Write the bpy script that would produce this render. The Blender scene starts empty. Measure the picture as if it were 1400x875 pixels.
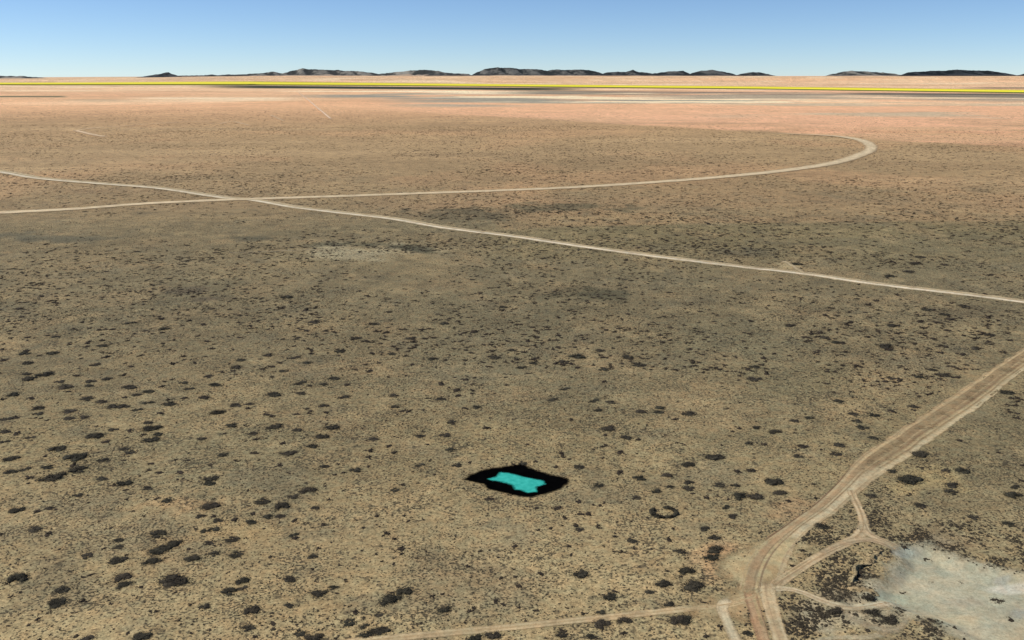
import bpy, math, random
import numpy as np

random.seed(7)
RNG = np.random.default_rng(7)
R = math.radians
scene = bpy.context.scene
C = scene.collection

# ------------------------------------------------------------------ camera
F = 700 / math.tan(R(30))            # focal length in pixels of the 1400 px wide photograph
CX, CY, HOR = 700.0, 437.5, 104.0
PITCH = math.atan((CY - HOR) / F)
CAMH = 100.0
cam = bpy.data.cameras.new("camera")
cam.sensor_width = 36
cam.lens = 18 / math.tan(R(30))
cam.clip_start = 1
cam.clip_end = 300000
camo = bpy.data.objects.new("camera", cam)
camo.location = (0, 0, CAMH)
camo.rotation_euler = (math.pi / 2 - PITCH, 0, 0)
C.objects.link(camo)
scene.camera = camo

# ------------------------------------------------------------------ light
SUN_EL = 47.0
SUN_AZ = -82.0                        # degrees clockwise from +Y: the sun stands far left
w = bpy.data.worlds.new("World")
scene.world = w
w.use_nodes = True
nt = w.node_tree
bg = nt.nodes["Background"]
sky = nt.nodes.new("ShaderNodeTexSky")
sky.sky_type = 'NISHITA'
sky.sun_disc = False
sky.sun_elevation = R(SUN_EL)
sky.sun_rotation = R(SUN_AZ)
sky.altitude = 1200
sky.air_density = 0.7
sky.dust_density = 0.0
sky.ozone_density = 6.0
nt.links.new(sky.outputs[0], bg.inputs[0])
bg.inputs[1].default_value = 0.114
sl = bpy.data.lights.new("sun", 'SUN')
sl.energy = 4.0
sl.angle = R(0.5)
sl.color = (1.0, 0.955, 0.88)
so = bpy.data.objects.new("sun", sl)
so.rotation_euler = (R(90 - SUN_EL), 0, R(180 - SUN_AZ))
C.objects.link(so)
scene.view_settings.view_transform = 'Standard'
scene.view_settings.look = 'None'
scene.view_settings.exposure = 0
scene.view_settings.gamma = 1


# ------------------------------------------------------------------ helpers
def lin(c):
    c = np.asarray(c, float) / 255.0
    return np.where(c <= 0.04045, c / 12.92, ((c + 0.055) / 1.055) ** 2.4)


def sstep(a, b, x):
    t = np.clip((np.asarray(x, float) - a) / (b - a), 0, 1)
    return t * t * (3 - 2 * t)


def hash2(ix, iy, seed):
    h = (ix.astype(np.int64) * 374761393 + iy.astype(np.int64) * 668265263 + seed * 974634777) & 0xFFFFFFFF
    h = ((h ^ (h >> 13)) * 1274126177) & 0xFFFFFFFF
    h = h ^ (h >> 16)
    return (h & 0xFFFF) / 65535.0


def vnoise(x, y, s, seed=0):
    x = np.asarray(x, float) / s
    y = np.asarray(y, float) / s
    ix = np.floor(x); iy = np.floor(y)
    fx = x - ix; fy = y - iy
    fx = fx * fx * (3 - 2 * fx); fy = fy * fy * (3 - 2 * fy)
    a = hash2(ix, iy, seed); b = hash2(ix + 1, iy, seed)
    c = hash2(ix, iy + 1, seed); d = hash2(ix + 1, iy + 1, seed)
    return (a * (1 - fx) + b * fx) * (1 - fy) + (c * (1 - fx) + d * fx) * fy


def fbm(x, y, s, seed=0, o=4):
    r = 0; a = 0.5; t = 0
    for k in range(o):
        r = r + a * vnoise(x + 17.3 * k, y - 9.1 * k, s, seed + k)
        t += a; a *= 0.5; s *= 0.47
    return r / t


def poly_sdf(px, py, poly):
    """signed distance, positive inside"""
    P = np.asarray(poly, float)
    best = np.full(np.shape(px), 1e18)
    inside = np.zeros(np.shape(px), bool)
    n = len(P)
    for i in range(n):
        ax, ay = P[i]; bx, by = P[(i + 1) % n]
        ex, ey = bx - ax, by - ay
        t = np.clip(((px - ax) * ex + (py - ay) * ey) / (ex * ex + ey * ey + 1e-12), 0, 1)
        d = (px - ax - t * ex) ** 2 + (py - ay - t * ey) ** 2
        best = np.minimum(best, d)
        cond = ((ay > py) != (by > py)) & (px < (bx - ax) * (py - ay) / (by - ay + 1e-12) + ax)
        inside ^= cond
    return np.where(inside, 1, -1) * np.sqrt(best)


SP, CP = math.sin(PITCH), math.cos(PITCH)


def at0(px, py, z=0.0):
    dx = (px - CX) / F
    v = -(py - CY) / F
    dy = CP + v * SP
    dz = -SP + v * CP
    t = (z - CAMH) / dz
    return dx * t, dy * t


def proj(x, y, z=0.0):
    zz = z - CAMH
    dep = y * CP - zz * SP
    dep = np.where(dep < 1, 1, dep)
    up = y * SP + zz * CP
    return CX + F * x / dep, CY - F * up / dep


def W(pts):
    return [at0(*p) for p in pts]


PAN = W([(1211, 740), (1222, 752), (1234, 746), (1266, 744), (1307, 764), (1358, 778), (1400, 785), (1460, 800), (1500, 850),
         (1480, 930), (1400, 925), (1341, 880), (1310, 862), (1273, 843), (1238, 836), (1211, 826), (1170, 831), (1149, 823),
         (1188, 810), (1204, 790), (1228, 768)])
POND = W([(633, 656), (643, 649), (671, 640.5), (702, 637), (713, 634.5), (729, 642), (748.5, 648), (774, 654), (779, 657),
          (768, 667.5), (748.5, 674.6), (727, 679.8), (710, 679), (692, 674.6), (667.5, 669), (660, 662), (646, 659)])
WATER = W([(667.5, 653.7), (680.4, 650.2), (684, 645), (696, 645.7), (710, 650), (729, 654), (743, 656.6), (744.7, 660.5), (733, 664),
           (733, 670.8), (721.5, 672), (715, 668.8), (705, 667.6), (702, 662.4), (692, 658.6), (681.7, 656.6), (671, 655)])
HOLLOW = at0(1179, 787)


def height(x, y):
    x = np.asarray(x, float); y = np.asarray(y, float)
    r = np.sqrt(x * x + y * y)
    near = 1 - sstep(350, 800, r)
    h = near * (0.75 * (fbm(x, y, 34, 3, 3) - 0.5) + 1.0 * (fbm(x, y, 120, 5, 2) - 0.5))
    mid = sstep(300, 900, r) * (1 - sstep(2500, 6000, r))
    h = h + mid * 3.0 * (fbm(x, y, 420, 8, 2) - 0.5)
    # clay pan dug a little below the plain
    m = (np.abs(x - 75) < 90) & (np.abs(y - 150) < 90)
    if np.any(m):
        s = poly_sdf(x[m], y[m], PAN) + 1.5 * (vnoise(x[m], y[m], 5, 44) - 0.5)
        h[m] = h[m] - 1.5 * sstep(-0.5, 4.0, s)
        s2 = poly_sdf(x[m], y[m], POND)
        h[m] = h[m] - 0.5 * sstep(0, 2.5, s2)
    m = (np.abs(x - 2) < 40) & (np.abs(y - 215) < 40)
    if np.any(m):
        s2 = poly_sdf(x[m], y[m], POND)
        flat = sstep(-4, 0.5, s2)
        h[m] = h[m] * (1 - flat) - 0.45 * sstep(0, 2.6, s2)
    # the far plain climbs towards the hills, less so on the left
    side = sstep(-0.52, -0.24, x / np.maximum(r, 1))
    h = h + sstep(9000, 24000, r) * (18 + (84 + 14 * (fbm(x, y, 9000, 21, 2) - 0.5)) * side)
    return h


def at(px, py):
    px = np.atleast_1d(np.asarray(px, float)); py = np.atleast_1d(np.asarray(py, float))
    z = np.zeros_like(px)
    for _ in range(3):
        x, y = at0(px, py, z)
        z = height(x, y)
    return x, y, z


def mesh_np(name, V, Q, mat, attrs=None, smooth=True):
    """mesh from numpy arrays; Q is an (n, k) face array or a list of such arrays"""
    me = bpy.data.meshes.new(name)
    if not isinstance(Q, list):
        Q = [Q]
    me.vertices.add(len(V))
    me.vertices.foreach_set("co", np.asarray(V, np.float32).ravel())
    loops = np.concatenate([q.ravel() for q in Q]).astype(np.int32)
    sizes = np.concatenate([np.full(len(q), q.shape[1]) for q in Q]).astype(np.int32)
    me.loops.add(len(loops))
    me.loops.foreach_set("vertex_index", loops)
    me.polygons.add(len(sizes))
    me.polygons.foreach_set("loop_start", np.concatenate([[0], np.cumsum(sizes)[:-1]]).astype(np.int32))
    me.update(calc_edges=True)
    me.validate()
    for k, v in (attrs or {}).items():
        v = np.asarray(v, np.float32)
        if v.ndim == 2:
            a = me.attributes.new(k, 'FLOAT_COLOR', 'POINT')
            a.data.foreach_set("color", np.concatenate([v, np.ones((len(v), 1), np.float32)], 1).ravel())
        else:
            a = me.attributes.new(k, 'FLOAT', 'POINT')
            a.data.foreach_set("value", v)
    if smooth:
        me.polygons.foreach_set("use_smooth", np.ones(len(sizes), bool))
    me.materials.append(mat)
    return me


def link(name, me, parent=None, **props):
    o = bpy.data.objects.new(name, me)
    C.objects.link(o)
    if parent is not None:
        o.parent = parent
    for k, v in props.items():
        if v is not None:
            o[k] = v
    return o


# ------------------------------------------------------------------ materials
class NT:
    def __init__(self, name):
        self.m = bpy.data.materials.new(name)
        self.m.use_nodes = True
        self.t = self.m.node_tree
        self.b = self.t.nodes["Principled BSDF"]
        self.b.inputs["Specular IOR Level"].default_value = 0.12
        self.b.inputs["Roughness"].default_value = 0.95
        self.out = self.t.nodes["Material Output"]

    def n(self, typ, **kw):
        nd = self.t.nodes.new(typ)
        for k, v in kw.items():
            if k in nd.inputs:
                nd.inputs[k].default_value = v
            else:
                setattr(nd, k, v)
        return nd

    def l(self, a, b):
        self.t.links.new(a, b)

    def pos(self):
        return self.n("ShaderNodeNewGeometry").outputs["Position"]

    def noise(self, scale, detail=3.0, rough=0.6, vec=None):
        nd = self.n("ShaderNodeTexNoise", Scale=scale, Detail=detail, Roughness=rough)
        self.l(vec if vec is not None else self.pos(), nd.inputs["Vector"])
        return nd.outputs["Fac"]

    def maprange(self, s, a, b, c, d):
        nd = self.n("ShaderNodeMapRange")
        self.l(s, nd.inputs[0])
        for i, v in enumerate((a, b, c, d)):
            nd.inputs[i + 1].default_value = v
        return nd.outputs[0]

    def math(self, op, a, b=None):
        nd = self.n("ShaderNodeMath", operation=op)
        for i, v in enumerate((a, b)):
            if v is None:
                continue
            if isinstance(v, (int, float)):
                nd.inputs[i].default_value = v
            else:
                self.l(v, nd.inputs[i])
        return nd.outputs[0]

    def mix(self, fac, a, b, blend='MIX'):
        nd = self.n("ShaderNodeMix", data_type='RGBA', blend_type=blend)
        for i, v in ((0, fac), (6, a), (7, b)):
            if isinstance(v, (int, float)):
                nd.inputs[i].default_value = v
            elif isinstance(v, (tuple, list, np.ndarray)):
                nd.inputs[i].default_value = (*[float(q) for q in v[:3]], 1)
            else:
                self.l(v, nd.inputs[i])
        return nd.outputs[2]

    def attr(self, name):
        return self.n("ShaderNodeAttribute", attribute_name=name)

    def bump(self, h, strength, dist):
        nd = self.n("ShaderNodeBump", Strength=strength, Distance=dist)
        self.l(h, nd.inputs["Height"])
        self.l(nd.outputs[0], self.b.inputs["Normal"])


def dirt_material(name, specks, fade):
    t = NT(name)
    col = t.attr("soil").outputs["Color"]
    n1 = t.noise(0.9, 5, 0.72)
    n2 = t.noise(0.12, 3, 0.6)
    k1, k2 = (0.5, 0.28) if specks else (0.24, 0.12)
    g = t.math('MULTIPLY', t.maprange(n1, 0.28, 0.72, 1 - k1, 1 + k1), t.maprange(t.noise(2.6, 3, 0.7), 0.3, 0.7, 1 - k2, 1 + k2))
    g2 = t.maprange(n2, 0.3, 0.7, 0.9, 1.1)
    gg = t.math('MULTIPLY', g, g2)
    comb = t.n("ShaderNodeCombineColor")
    for i in range(3):
        t.l(gg, comb.inputs[i])
    col = t.mix(1.0, col, comb.outputs[0], 'MULTIPLY')
    # hue drift between greenish and reddish soil
    n3 = t.noise(0.35, 3, 0.6)
    tint = t.mix(t.maprange(n3, 0.35, 0.65, 0, 1), (0.95, 1.0, 1.0), (1.07, 1.0, 0.94))
    col = t.mix(1.0, col, tint, 'MULTIPLY')
    if specks:
        n4 = t.noise(1.7, 2, 0.5)
        n5 = t.noise(0.08, 3, 0.6)
        th = t.math('ADD', n4, t.math('MULTIPLY', t.math('SUBTRACT', n5, 0.5), 0.42))
        f = t.maprange(th, 0.55, 0.62, 0.0, 0.82)
        col = t.mix(f, col, (0.045, 0.038, 0.025))
        n6 = t.noise(0.42, 2, 0.5)
        f6 = t.maprange(n6, 0.62, 0.69, 0.0, 0.6)
        col = t.mix(f6, col, (0.05, 0.042, 0.028))
    t.l(col, t.b.inputs["Base Color"])
    t.bump(n1, 0.5, 0.12 if specks else 0.05)
    if fade:
        a = t.attr("fade").outputs["Fac"]
        nz = t.noise(1.3, 4, 0.75)
        v = t.math('ADD', a, t.math('MULTIPLY', t.math('SUBTRACT', nz, 0.5), 1.3))
        t.l(t.maprange(v, 0.15, 0.95, 0, 1), t.b.inputs["Alpha"])
    return t.m


M_GROUND = dirt_material("scrub_soil", True, False)
M_TRACK = dirt_material("bare_dirt", False, True)


def leaf_material(name, dark, light, rnd=0.5):
    t = NT(name)
    oi = t.n("ShaderNodeObjectInfo").outputs["Random"]
    tc = t.n("ShaderNodeTexCoord").outputs["Object"]
    nz = t.noise(4.0, 3, 0.6, tc)
    nz2 = t.noise(0.5, 2, 0.5)
    f = t.math('ADD', t.maprange(nz, 0.35, 0.65, 0, 0.6), t.math('MULTIPLY', oi, rnd * 0.5))
    f = t.math('ADD', f, t.maprange(nz2, 0.3, 0.7, -0.2, 0.3))
    f = t.math('MINIMUM', t.math('MAXIMUM', f, 0.0), 1.0)
    c = t.mix(f, dark, light)
    c = t.mix(t.math('MULTIPLY', oi, 0.45), c, t.mix(f, (0.030, 0.020, 0.016), (0.075, 0.050, 0.036)))
    t.l(c, t.b.inputs["Base Color"])
    return t.m


M_LEAF = leaf_material("dark_shrub_leaf", (0.013, 0.012, 0.008), (0.095, 0.086, 0.056))
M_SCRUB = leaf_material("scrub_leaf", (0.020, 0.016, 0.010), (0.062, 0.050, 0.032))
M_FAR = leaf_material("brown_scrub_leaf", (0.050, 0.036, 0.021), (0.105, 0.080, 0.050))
M_TUFT = leaf_material("tuft_leaf", (0.022, 0.018, 0.012), (0.100, 0.083, 0.052))
t = NT("woody_stem")
t.l(t.mix(t.noise(9, 3), (0.05, 0.035, 0.025), (0.12, 0.095, 0.07)), t.b.inputs["Base Color"])
M_STEM = t.m


# ------------------------------------------------------------------ soil colours (what the ground itself is made of)
def soil(x, y):
    z = height(x, y)
    px, py = proj(x, y, 0.0)
    front = y > 60
    px = np.where(front, px, 700); py = np.where(front, py, 900)
    r = np.sqrt(x * x + y * y)
    n1 = fbm(x, y, 60, 31, 4)
    n2 = fbm(x, y, 18, 37, 4)
    wob = (fbm(x, y, 140, 41, 3) - 0.5)
    yy = np.clip(py + 55 * wob * sstep(200, 500, py), 0, 1000)
    ys = [104, 112, 118, 126, 140, 155, 175, 200, 250, 285, 310, 400, 500, 600, 700, 875]
    cs = np.array([(214, 178, 146), (218, 182, 148), (222, 190, 156), (220, 180, 146), (208, 166, 130), (186, 150, 116), (176, 146, 111),
                   (170, 144, 110), (162, 138, 106), (146, 128, 99), (133, 119, 92), (131, 119, 93), (135, 122, 95), (147, 132, 101),
                   (156, 139, 107), (170, 152, 117)], float)
    col = np.stack([np.interp(yy, ys, cs[:, i]) for i in range(3)], -1)

    def blend(c, m):
        nonlocal col
        col = col * (1 - m[:, None]) + np.array(c, float) * m[:, None]

    # the pink plain beyond a sharp edge on the right
    e2 = np.interp(px, [300, 430, 560, 700, 810, 919, 1050, 1187, 1242, 1400, 1700], [138, 145, 153, 160, 167, 174, 180, 190, 193.5, 200.7, 215])
    e2 = e2 + 2.0 * (fbm(x, y, 60, 51, 3) - 0.5)
    pink = sstep(0.9, -0.9, py - e2) * sstep(380, 700, px) * sstep(112, 128, py)
    blend((222, 174, 142), pink * 0.95)
    blend((218, 166, 132), pink * sstep(165, 185, py) * 0.5)
    # sharp edge between orange and olive soil, right of the middle
    e1 = np.interp(px, [640, 690, 830, 950, 1100, 1250, 1400, 1600], [285, 313, 311, 305, 303, 302, 300, 297])
    e1 = e1 + 5 * (fbm(x, y, 40, 53, 3) - 0.5)
    orange = sstep(2.5, -2.5, py - e1) * sstep(630, 690, px + 0.6 * (py - 300)) * sstep(205, 270, py)
    blend((166, 138, 104), orange * 0.7)
    olive = sstep(-2.5, 2.5, py - e1) * sstep(640, 720, px) * sstep(390, 320, py)
    blend((132, 120, 90), olive * 0.85)
    # clumps of greyer, greener and redder soil
    for s, seed, c, lo, hi, k in ((75, 61, (118, 112, 90), 0.55, 0.75, 0.35), (40, 67, (170, 148, 112), 0.56, 0.75, 0.35),
                                  (25, 71, (166, 140, 106), 0.58, 0.75, 0.3), (14, 73, (120, 112, 92), 0.57, 0.74, 0.4), (7, 75, (176, 156, 120), 0.57, 0.74, 0.35)):
        m = sstep(lo, hi, fbm(x, y, s, seed, 4)) * k * sstep(200, 300, py)
        blend(c, m)
    for s, seed, c, lo, hi, k in ((260, 81, (146, 124, 94), 0.5, 0.7, 0.5), (190, 83, (190, 152, 116), 0.55, 0.72, 0.5)):
        m = sstep(lo, hi, fbm(x, y * 0.8, s, seed, 4)) * k * sstep(310, 270, py) * sstep(145, 190, py)
        blend(c, m)
    blend((190, 162, 126), sstep(0.52, 0.68, fbm(x * 0.16, y, 110, 87, 4)) * 0.45 * sstep(300, 270, py) * sstep(145, 180, py))
    blend((150, 126, 98), sstep(0.55, 0.7, fbm(x * 0.16, y, 90, 89, 4)) * 0.35 * sstep(300, 270, py) * sstep(145, 180, py))
    # streaks on the far plain
    far = sstep(165, 140, py) * sstep(105, 108, py)
    for s, seed, c, lo, hi, k in ((700, 91, (238, 214, 182), 0.56, 0.70, 0.7), (520, 93, (196, 152, 120), 0.55, 0.7, 0.55),
                                  (1500, 95, (232, 184, 146), 0.5, 0.68, 0.6)):
        blend(c, sstep(lo, hi, fbm(x * 0.45, y, s, seed, 4)) * k * far)

    def band(x0, x1, y0, y1, c, k, soft=40, sy=1.2, ns=400, lo=0.35, hi=0.6, seed=101, slope=0.0):
        q = py - slope * (px - x0)
        m = sstep(x0 - soft, x0 + soft, px) * sstep(x1 + soft, x1 - soft, px) * sstep(y0 - sy, y0 + sy, q) * sstep(y1 + sy, y1 - sy, q)
        blend(c, m * k * sstep(lo, hi, fbm(x * 0.35, y, ns, seed, 4)))

    G = (150, 146, 134)
    band(430, 760, 124, 134, G, 1.0, 60, 1.0, 420, 0.42, 0.52, 103, 0.012)
    band(400, 1000, 121, 126, (244, 222, 190), 0.9, 60, 0.8, 420, 0.48, 0.58, 105, 0.012)
    band(560, 1060, 128, 139, G, 1.0, 80, 1.0, 300, 0.44, 0.54, 107, 0.012)
    band(600, 1200, 128, 142, (246, 222, 188), 0.9, 80, 1.0, 260, 0.52, 0.6, 108, 0.012)
    band(560, 700, 138, 146, (165, 155, 140), 0.8, 60, 1.5, 350, 0.4, 0.6, 109)
    band(700, 1500, 123.5, 128.5, (112, 106, 96), 0.9, 60, 1.0, 600, 0.25, 0.5, 113, 0.008)
    band(900, 1500, 126, 135, (166, 152, 134), 0.9, 80, 1.0, 400, 0.42, 0.54, 127, 0.01)
    band(1000, 1500, 138, 162, (192, 174, 150), 0.85, 80, 2, 300, 0.5, 0.6, 131, 0.01)
    band(1250, 1500, 133, 141, (232, 214, 184), 0.7, 60, 1.5, 500, 0.45, 0.6, 137, 0.01)
    band(310, 770, 117.0, 120.2, (44, 50, 32), 1.0, 60, 0.5, 800, 0.05, 0.35, 139, 0.0072)
    band(740, 1120, 118.2, 119.6, (70, 66, 50), 0.9, 40, 0.5, 800, 0.1, 0.4, 149, 0.006)
    band(1160, 1420, 126.8, 129.2, (84, 82, 74), 0.9, 50, 0.6, 800, 0.1, 0.4, 151, 0.006)
    band(-200, 88, 131.2, 132.8, (92, 98, 74), 0.95, 8, 0.4, 900, 0.0, 0.2, 157)
    band(100, 160, 136, 139, (170, 152, 130), 0.8, 40, 1, 600, 0.2, 0.5, 163)
    band(190, 400, 133, 136, (236, 214, 184), 0.8, 40, 0.8, 600, 0.3, 0.5, 167)
    band(-300, 640, 106, 112.5, (188, 164, 140), 0.5, 60, 1.0, 1500, 0.3, 0.6, 173)
    band(1330, 1500, 119.5, 122.5, (110, 98, 84), 0.85, 40, 0.7, 900, 0.3, 0.5, 179)
    # dark and pale marks in the middle distance
    def spot(cx, cy, rx, ry, c, k, seed, ns=18, tilt=0.0):
        q = py - cy - tilt * (px - cx)
        d = np.sqrt(((px - cx) / rx) ** 2 + (q / ry) ** 2) + 1.4 * (fbm(x, y, ns, seed, 3) - 0.5)
        blend(c, sstep(1.0, 0.35, d) * k)

    spot(490, 345, 120, 14, (168, 157, 130), 0.85, 201)
    spot(560, 339, 60, 6, (84, 82, 66), 0.85, 203, 10, 0.12)
    spot(470, 334, 60, 4, (86, 84, 68), 0.8, 205, 10)
    spot(345, 326, 40, 5, (96, 92, 76), 0.7, 207, 10)
    spot(60, 325, 90, 8, (100, 97, 82), 0.7, 209, 14)
    spot(810, 402, 70, 11, (92, 88, 70), 0.8, 211, 9)
    spot(640, 293, 110, 10, (106, 98, 78), 0.8, 213, 14)
    spot(770, 283, 120, 9, (108, 100, 78), 0.8, 215, 14)
    spot(250, 398, 45, 7, (100, 90, 76), 0.6, 217, 9)
    spot(280, 408, 60, 5, (92, 82, 70), 0.6, 219, 9)
    spot(1025, 345, 70, 9, (104, 98, 80), 0.7, 221, 9)
    spot(1075, 362, 26, 6, (182, 164, 130), 0.8, 223, 9)
    spot(1310, 430, 70, 12, (112, 102, 82), 0.5, 225, 9)
    spot(1010, 470, 120, 40, (116, 110, 88), 0.5, 227, 20)
    spot(760, 560, 160, 30, (128, 116, 90), 0.4, 229, 20)
    spot(1050, 520, 130, 30, (124, 116, 90), 0.4, 231, 20)
    spot(640, 790, 120, 40, (140, 124, 98), 0.5, 233, 9)
    spot(985, 775, 60, 30, (186, 160, 122), 0.8, 235, 7)
    spot(975, 760, 35, 30, (182, 146, 112), 0.6, 237, 6)
    spot(1085, 700, 60, 20, (178, 146, 112), 0.5, 239, 6)
    spot(340, 725, 90, 20, (186, 160, 118), 0.5, 241, 7)
    spot(250, 690, 60, 14, (182, 150, 112), 0.5, 243, 7)
    spot(1250, 660, 70, 25, (178, 158, 116), 0.6, 245, 7)
    spot(1262, 745, 50, 14, (170, 166, 148), 0.7, 247, 5)
    spot(1110, 842, 62, 34, (168, 158, 136), 0.75, 251, 6)
    spot(1195, 848, 60, 22, (172, 162, 140), 0.7, 253, 6)
    spot(1290, 862, 60, 16, (160, 152, 132), 0.7, 255, 6)
    spot(1300, 740, 90, 22, (140, 122, 96), 0.6, 257, 6)
    spot(1165, 800, 60, 26, (158, 146, 126), 0.6, 249, 5)
    k = 0.92 + 0.12 * n1 + 0.12 * (n2 - 0.5) + 0.07 * sstep(230, 150, py) - 0.03 * sstep(290, 420, py) + 0.025 * sstep(300, 260, py)
    return lin(np.clip(col * k[:, None], 0, 255)) * SOILK


SOILK = np.array([1.12, 1.095, 0.975])

# ------------------------------------------------------------------ ground sheet, out to the horizon
rr = [15.0]
while rr[-1] < 62000:
    r_ = rr[-1]
    yp = proj(0.0, r_)[1]
    s = 2.2 if yp > 330 else (1.6 if yp > 210 else (0.9 if yp > 150 else 0.55))
    rr.append(r_ + max(0.45, s * (r_ * r_ + CAMH ** 2) / (F * CAMH)) if r_ > 110 else r_ + 12)
rr = np.array(rr)
aa = np.concatenate([np.arange(-39, 39.001, 0.15), np.arange(42, 319, 4.0)])
A, RR = np.meshgrid(np.radians(aa), rr)
X = (RR * np.sin(A)).ravel(); Y = (RR * np.cos(A)).ravel()
Z = height(X, Y)
na, nr = len(aa), len(rr)
i, j = np.meshgrid(np.arange(nr - 1), np.arange(na), indexing='ij')
j2 = (j + 1) % na
Q = np.stack([i * na + j, i * na + j2, (i + 1) * na + j2, (i + 1) * na + j], -1).reshape(-1, 4)[:, ::-1]
V = np.stack([X, Y, Z], -1)
V = np.concatenate([V, [[0, 0, height(np.array([0.0]), np.array([0.0]))[0]]]])
cap = np.stack([np.arange(na), (np.arange(na) + 1) % na, np.full(na, len(V) - 1)], -1)
S = soil(V[:, 0], V[:, 1])
me = mesh_np("ground", V, [Q, cap], M_GROUND, {"soil": S})
ground = link("ground", me, kind="structure")


# ------------------------------------------------------------------ dirt tracks
def catmull(P, step_of):
    P = np.asarray(P, float)
    out = []
    for k in range(len(P) - 1):
        p0 = P[max(k - 1, 0)]; p1 = P[k]; p2 = P[k + 1]; p3 = P[min(k + 2, len(P) - 1)]
        L = np.linalg.norm(p2[:2] - p1[:2])
        n = max(2, int(L / step_of(p1)))
        for tt in np.arange(n) / n:
            out.append(0.5 * ((2 * p1) + (-p0 + p2) * tt + (2 * p0 - 5 * p1 + 4 * p2 - p3) * tt ** 2 + (-p0 + 3 * p1 - 3 * p2 + p3) * tt ** 3))
    out.append(P[-1])
    return np.array(out)


TRACK_PTS = []      # (x, y, half width) along every track, to keep plants off


def ladder(name, Lw, Rw, profile, zoff=0.05, ends=(0.0, 0.0), ncol=15, strength=1.0, seed=0):
    """sheet between two edge lines; profile(u, along) gives colour, alpha and relief for u in 0..1"""
    n = len(Lw)
    u = np.linspace(0, 1, ncol)
    Pn = Lw[:, None, :] * (1 - u)[None, :, None] + Rw[:, None, :] * u[None, :, None]
    x = Pn[..., 0].ravel(); y = Pn[..., 1].ravel()
    U = np.tile(u, n); mid = (Lw + Rw) / 2
    along = np.concatenate([[0], np.cumsum(np.linalg.norm(np.diff(mid, axis=0), axis=1))])
    Lt = along[-1]
    AL = np.repeat(along, ncol)
    col, alpha, dz = profile(U, AL, x, y)
    if ends[0] > 0: alpha = alpha * sstep(0, ends[0], AL)
    if ends[1] > 0: alpha = alpha * sstep(0, ends[1], Lt - AL)
    r = np.sqrt(x * x + y * y)
    z = height(x, y) + 0.03 + 0.22 * zoff + np.minimum(np.maximum(r - 400, 0) * 7e-4, 4.0) + dz * alpha * 0.7
    V = np.stack([x, y, z], -1)
    i, j = np.meshgrid(np.arange(n - 1), np.arange(ncol - 1), indexing='ij')
    a = i * ncol + j
    Q = np.stack([a, a + 1, a + ncol + 1, a + ncol], -1).reshape(-1, 4)
    d1 = Rw[0] - Lw[0]; d2 = mid[1] - mid[0]
    if d1[0] * d2[1] - d1[1] * d2[0] < 0: Q = Q[:, ::-1]
    me = mesh_np(name, V, Q, M_TRACK, {"soil": lin(np.clip(col * np.array([0.985, 0.99, 1.03]) * (0.905 + 0.03 * sstep(300, 450, r))[:, None], 0, 255)) * SOILK, "fade": alpha * strength})
    hw = np.linalg.norm(Rw - Lw, axis=1) / 2
    TRACK_PTS.append(np.column_stack([mid, hw]))
    return link(name, me, kind="structure")


def step_of(p):
    return max(0.7, 0.004 * math.hypot(p[0], p[1]))


def track(name, pts, width, profile, **kw):
    """pts in photograph pixels, width in metres (number or one per point)"""
    x, y, z = at([p[0] for p in pts], [p[1] for p in pts])
    wd = np.full(len(pts), width, float) if np.isscalar(width) else np.asarray(width, float)
    P = catmull(np.column_stack([x, y, wd]), step_of)
    T = np.gradient(P[:, :2], axis=0)
    T /= np.linalg.norm(T, axis=1)[:, None] + 1e-9
    N = np.column_stack([-T[:, 1], T[:, 0]])
    return ladder(name, P[:, :2] + N * P[:, 2:] / 2, P[:, :2] - N * P[:, 2:] / 2, profile, **kw)


def edge_track(name, Lp, Rp, profile, n=220, pad=0.0, **kw):
    def res(pts):
        x, y, z = at([p[0] for p in pts], [p[1] for p in pts])
        P = catmull(np.column_stack([x, y, np.zeros(len(x))]), step_of)[:, :2]
        s = np.concatenate([[0], np.cumsum(np.linalg.norm(np.diff(P, axis=0), axis=1))])
        tt = np.linspace(0, s[-1], n)
        return np.column_stack([np.interp(tt, s, P[:, 0]), np.interp(tt, s, P[:, 1])])
    a, b = res(Lp), res(Rp)
    e = (b - a) * pad
    return ladder(name, a - e, b + e, profile, **kw)


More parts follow.
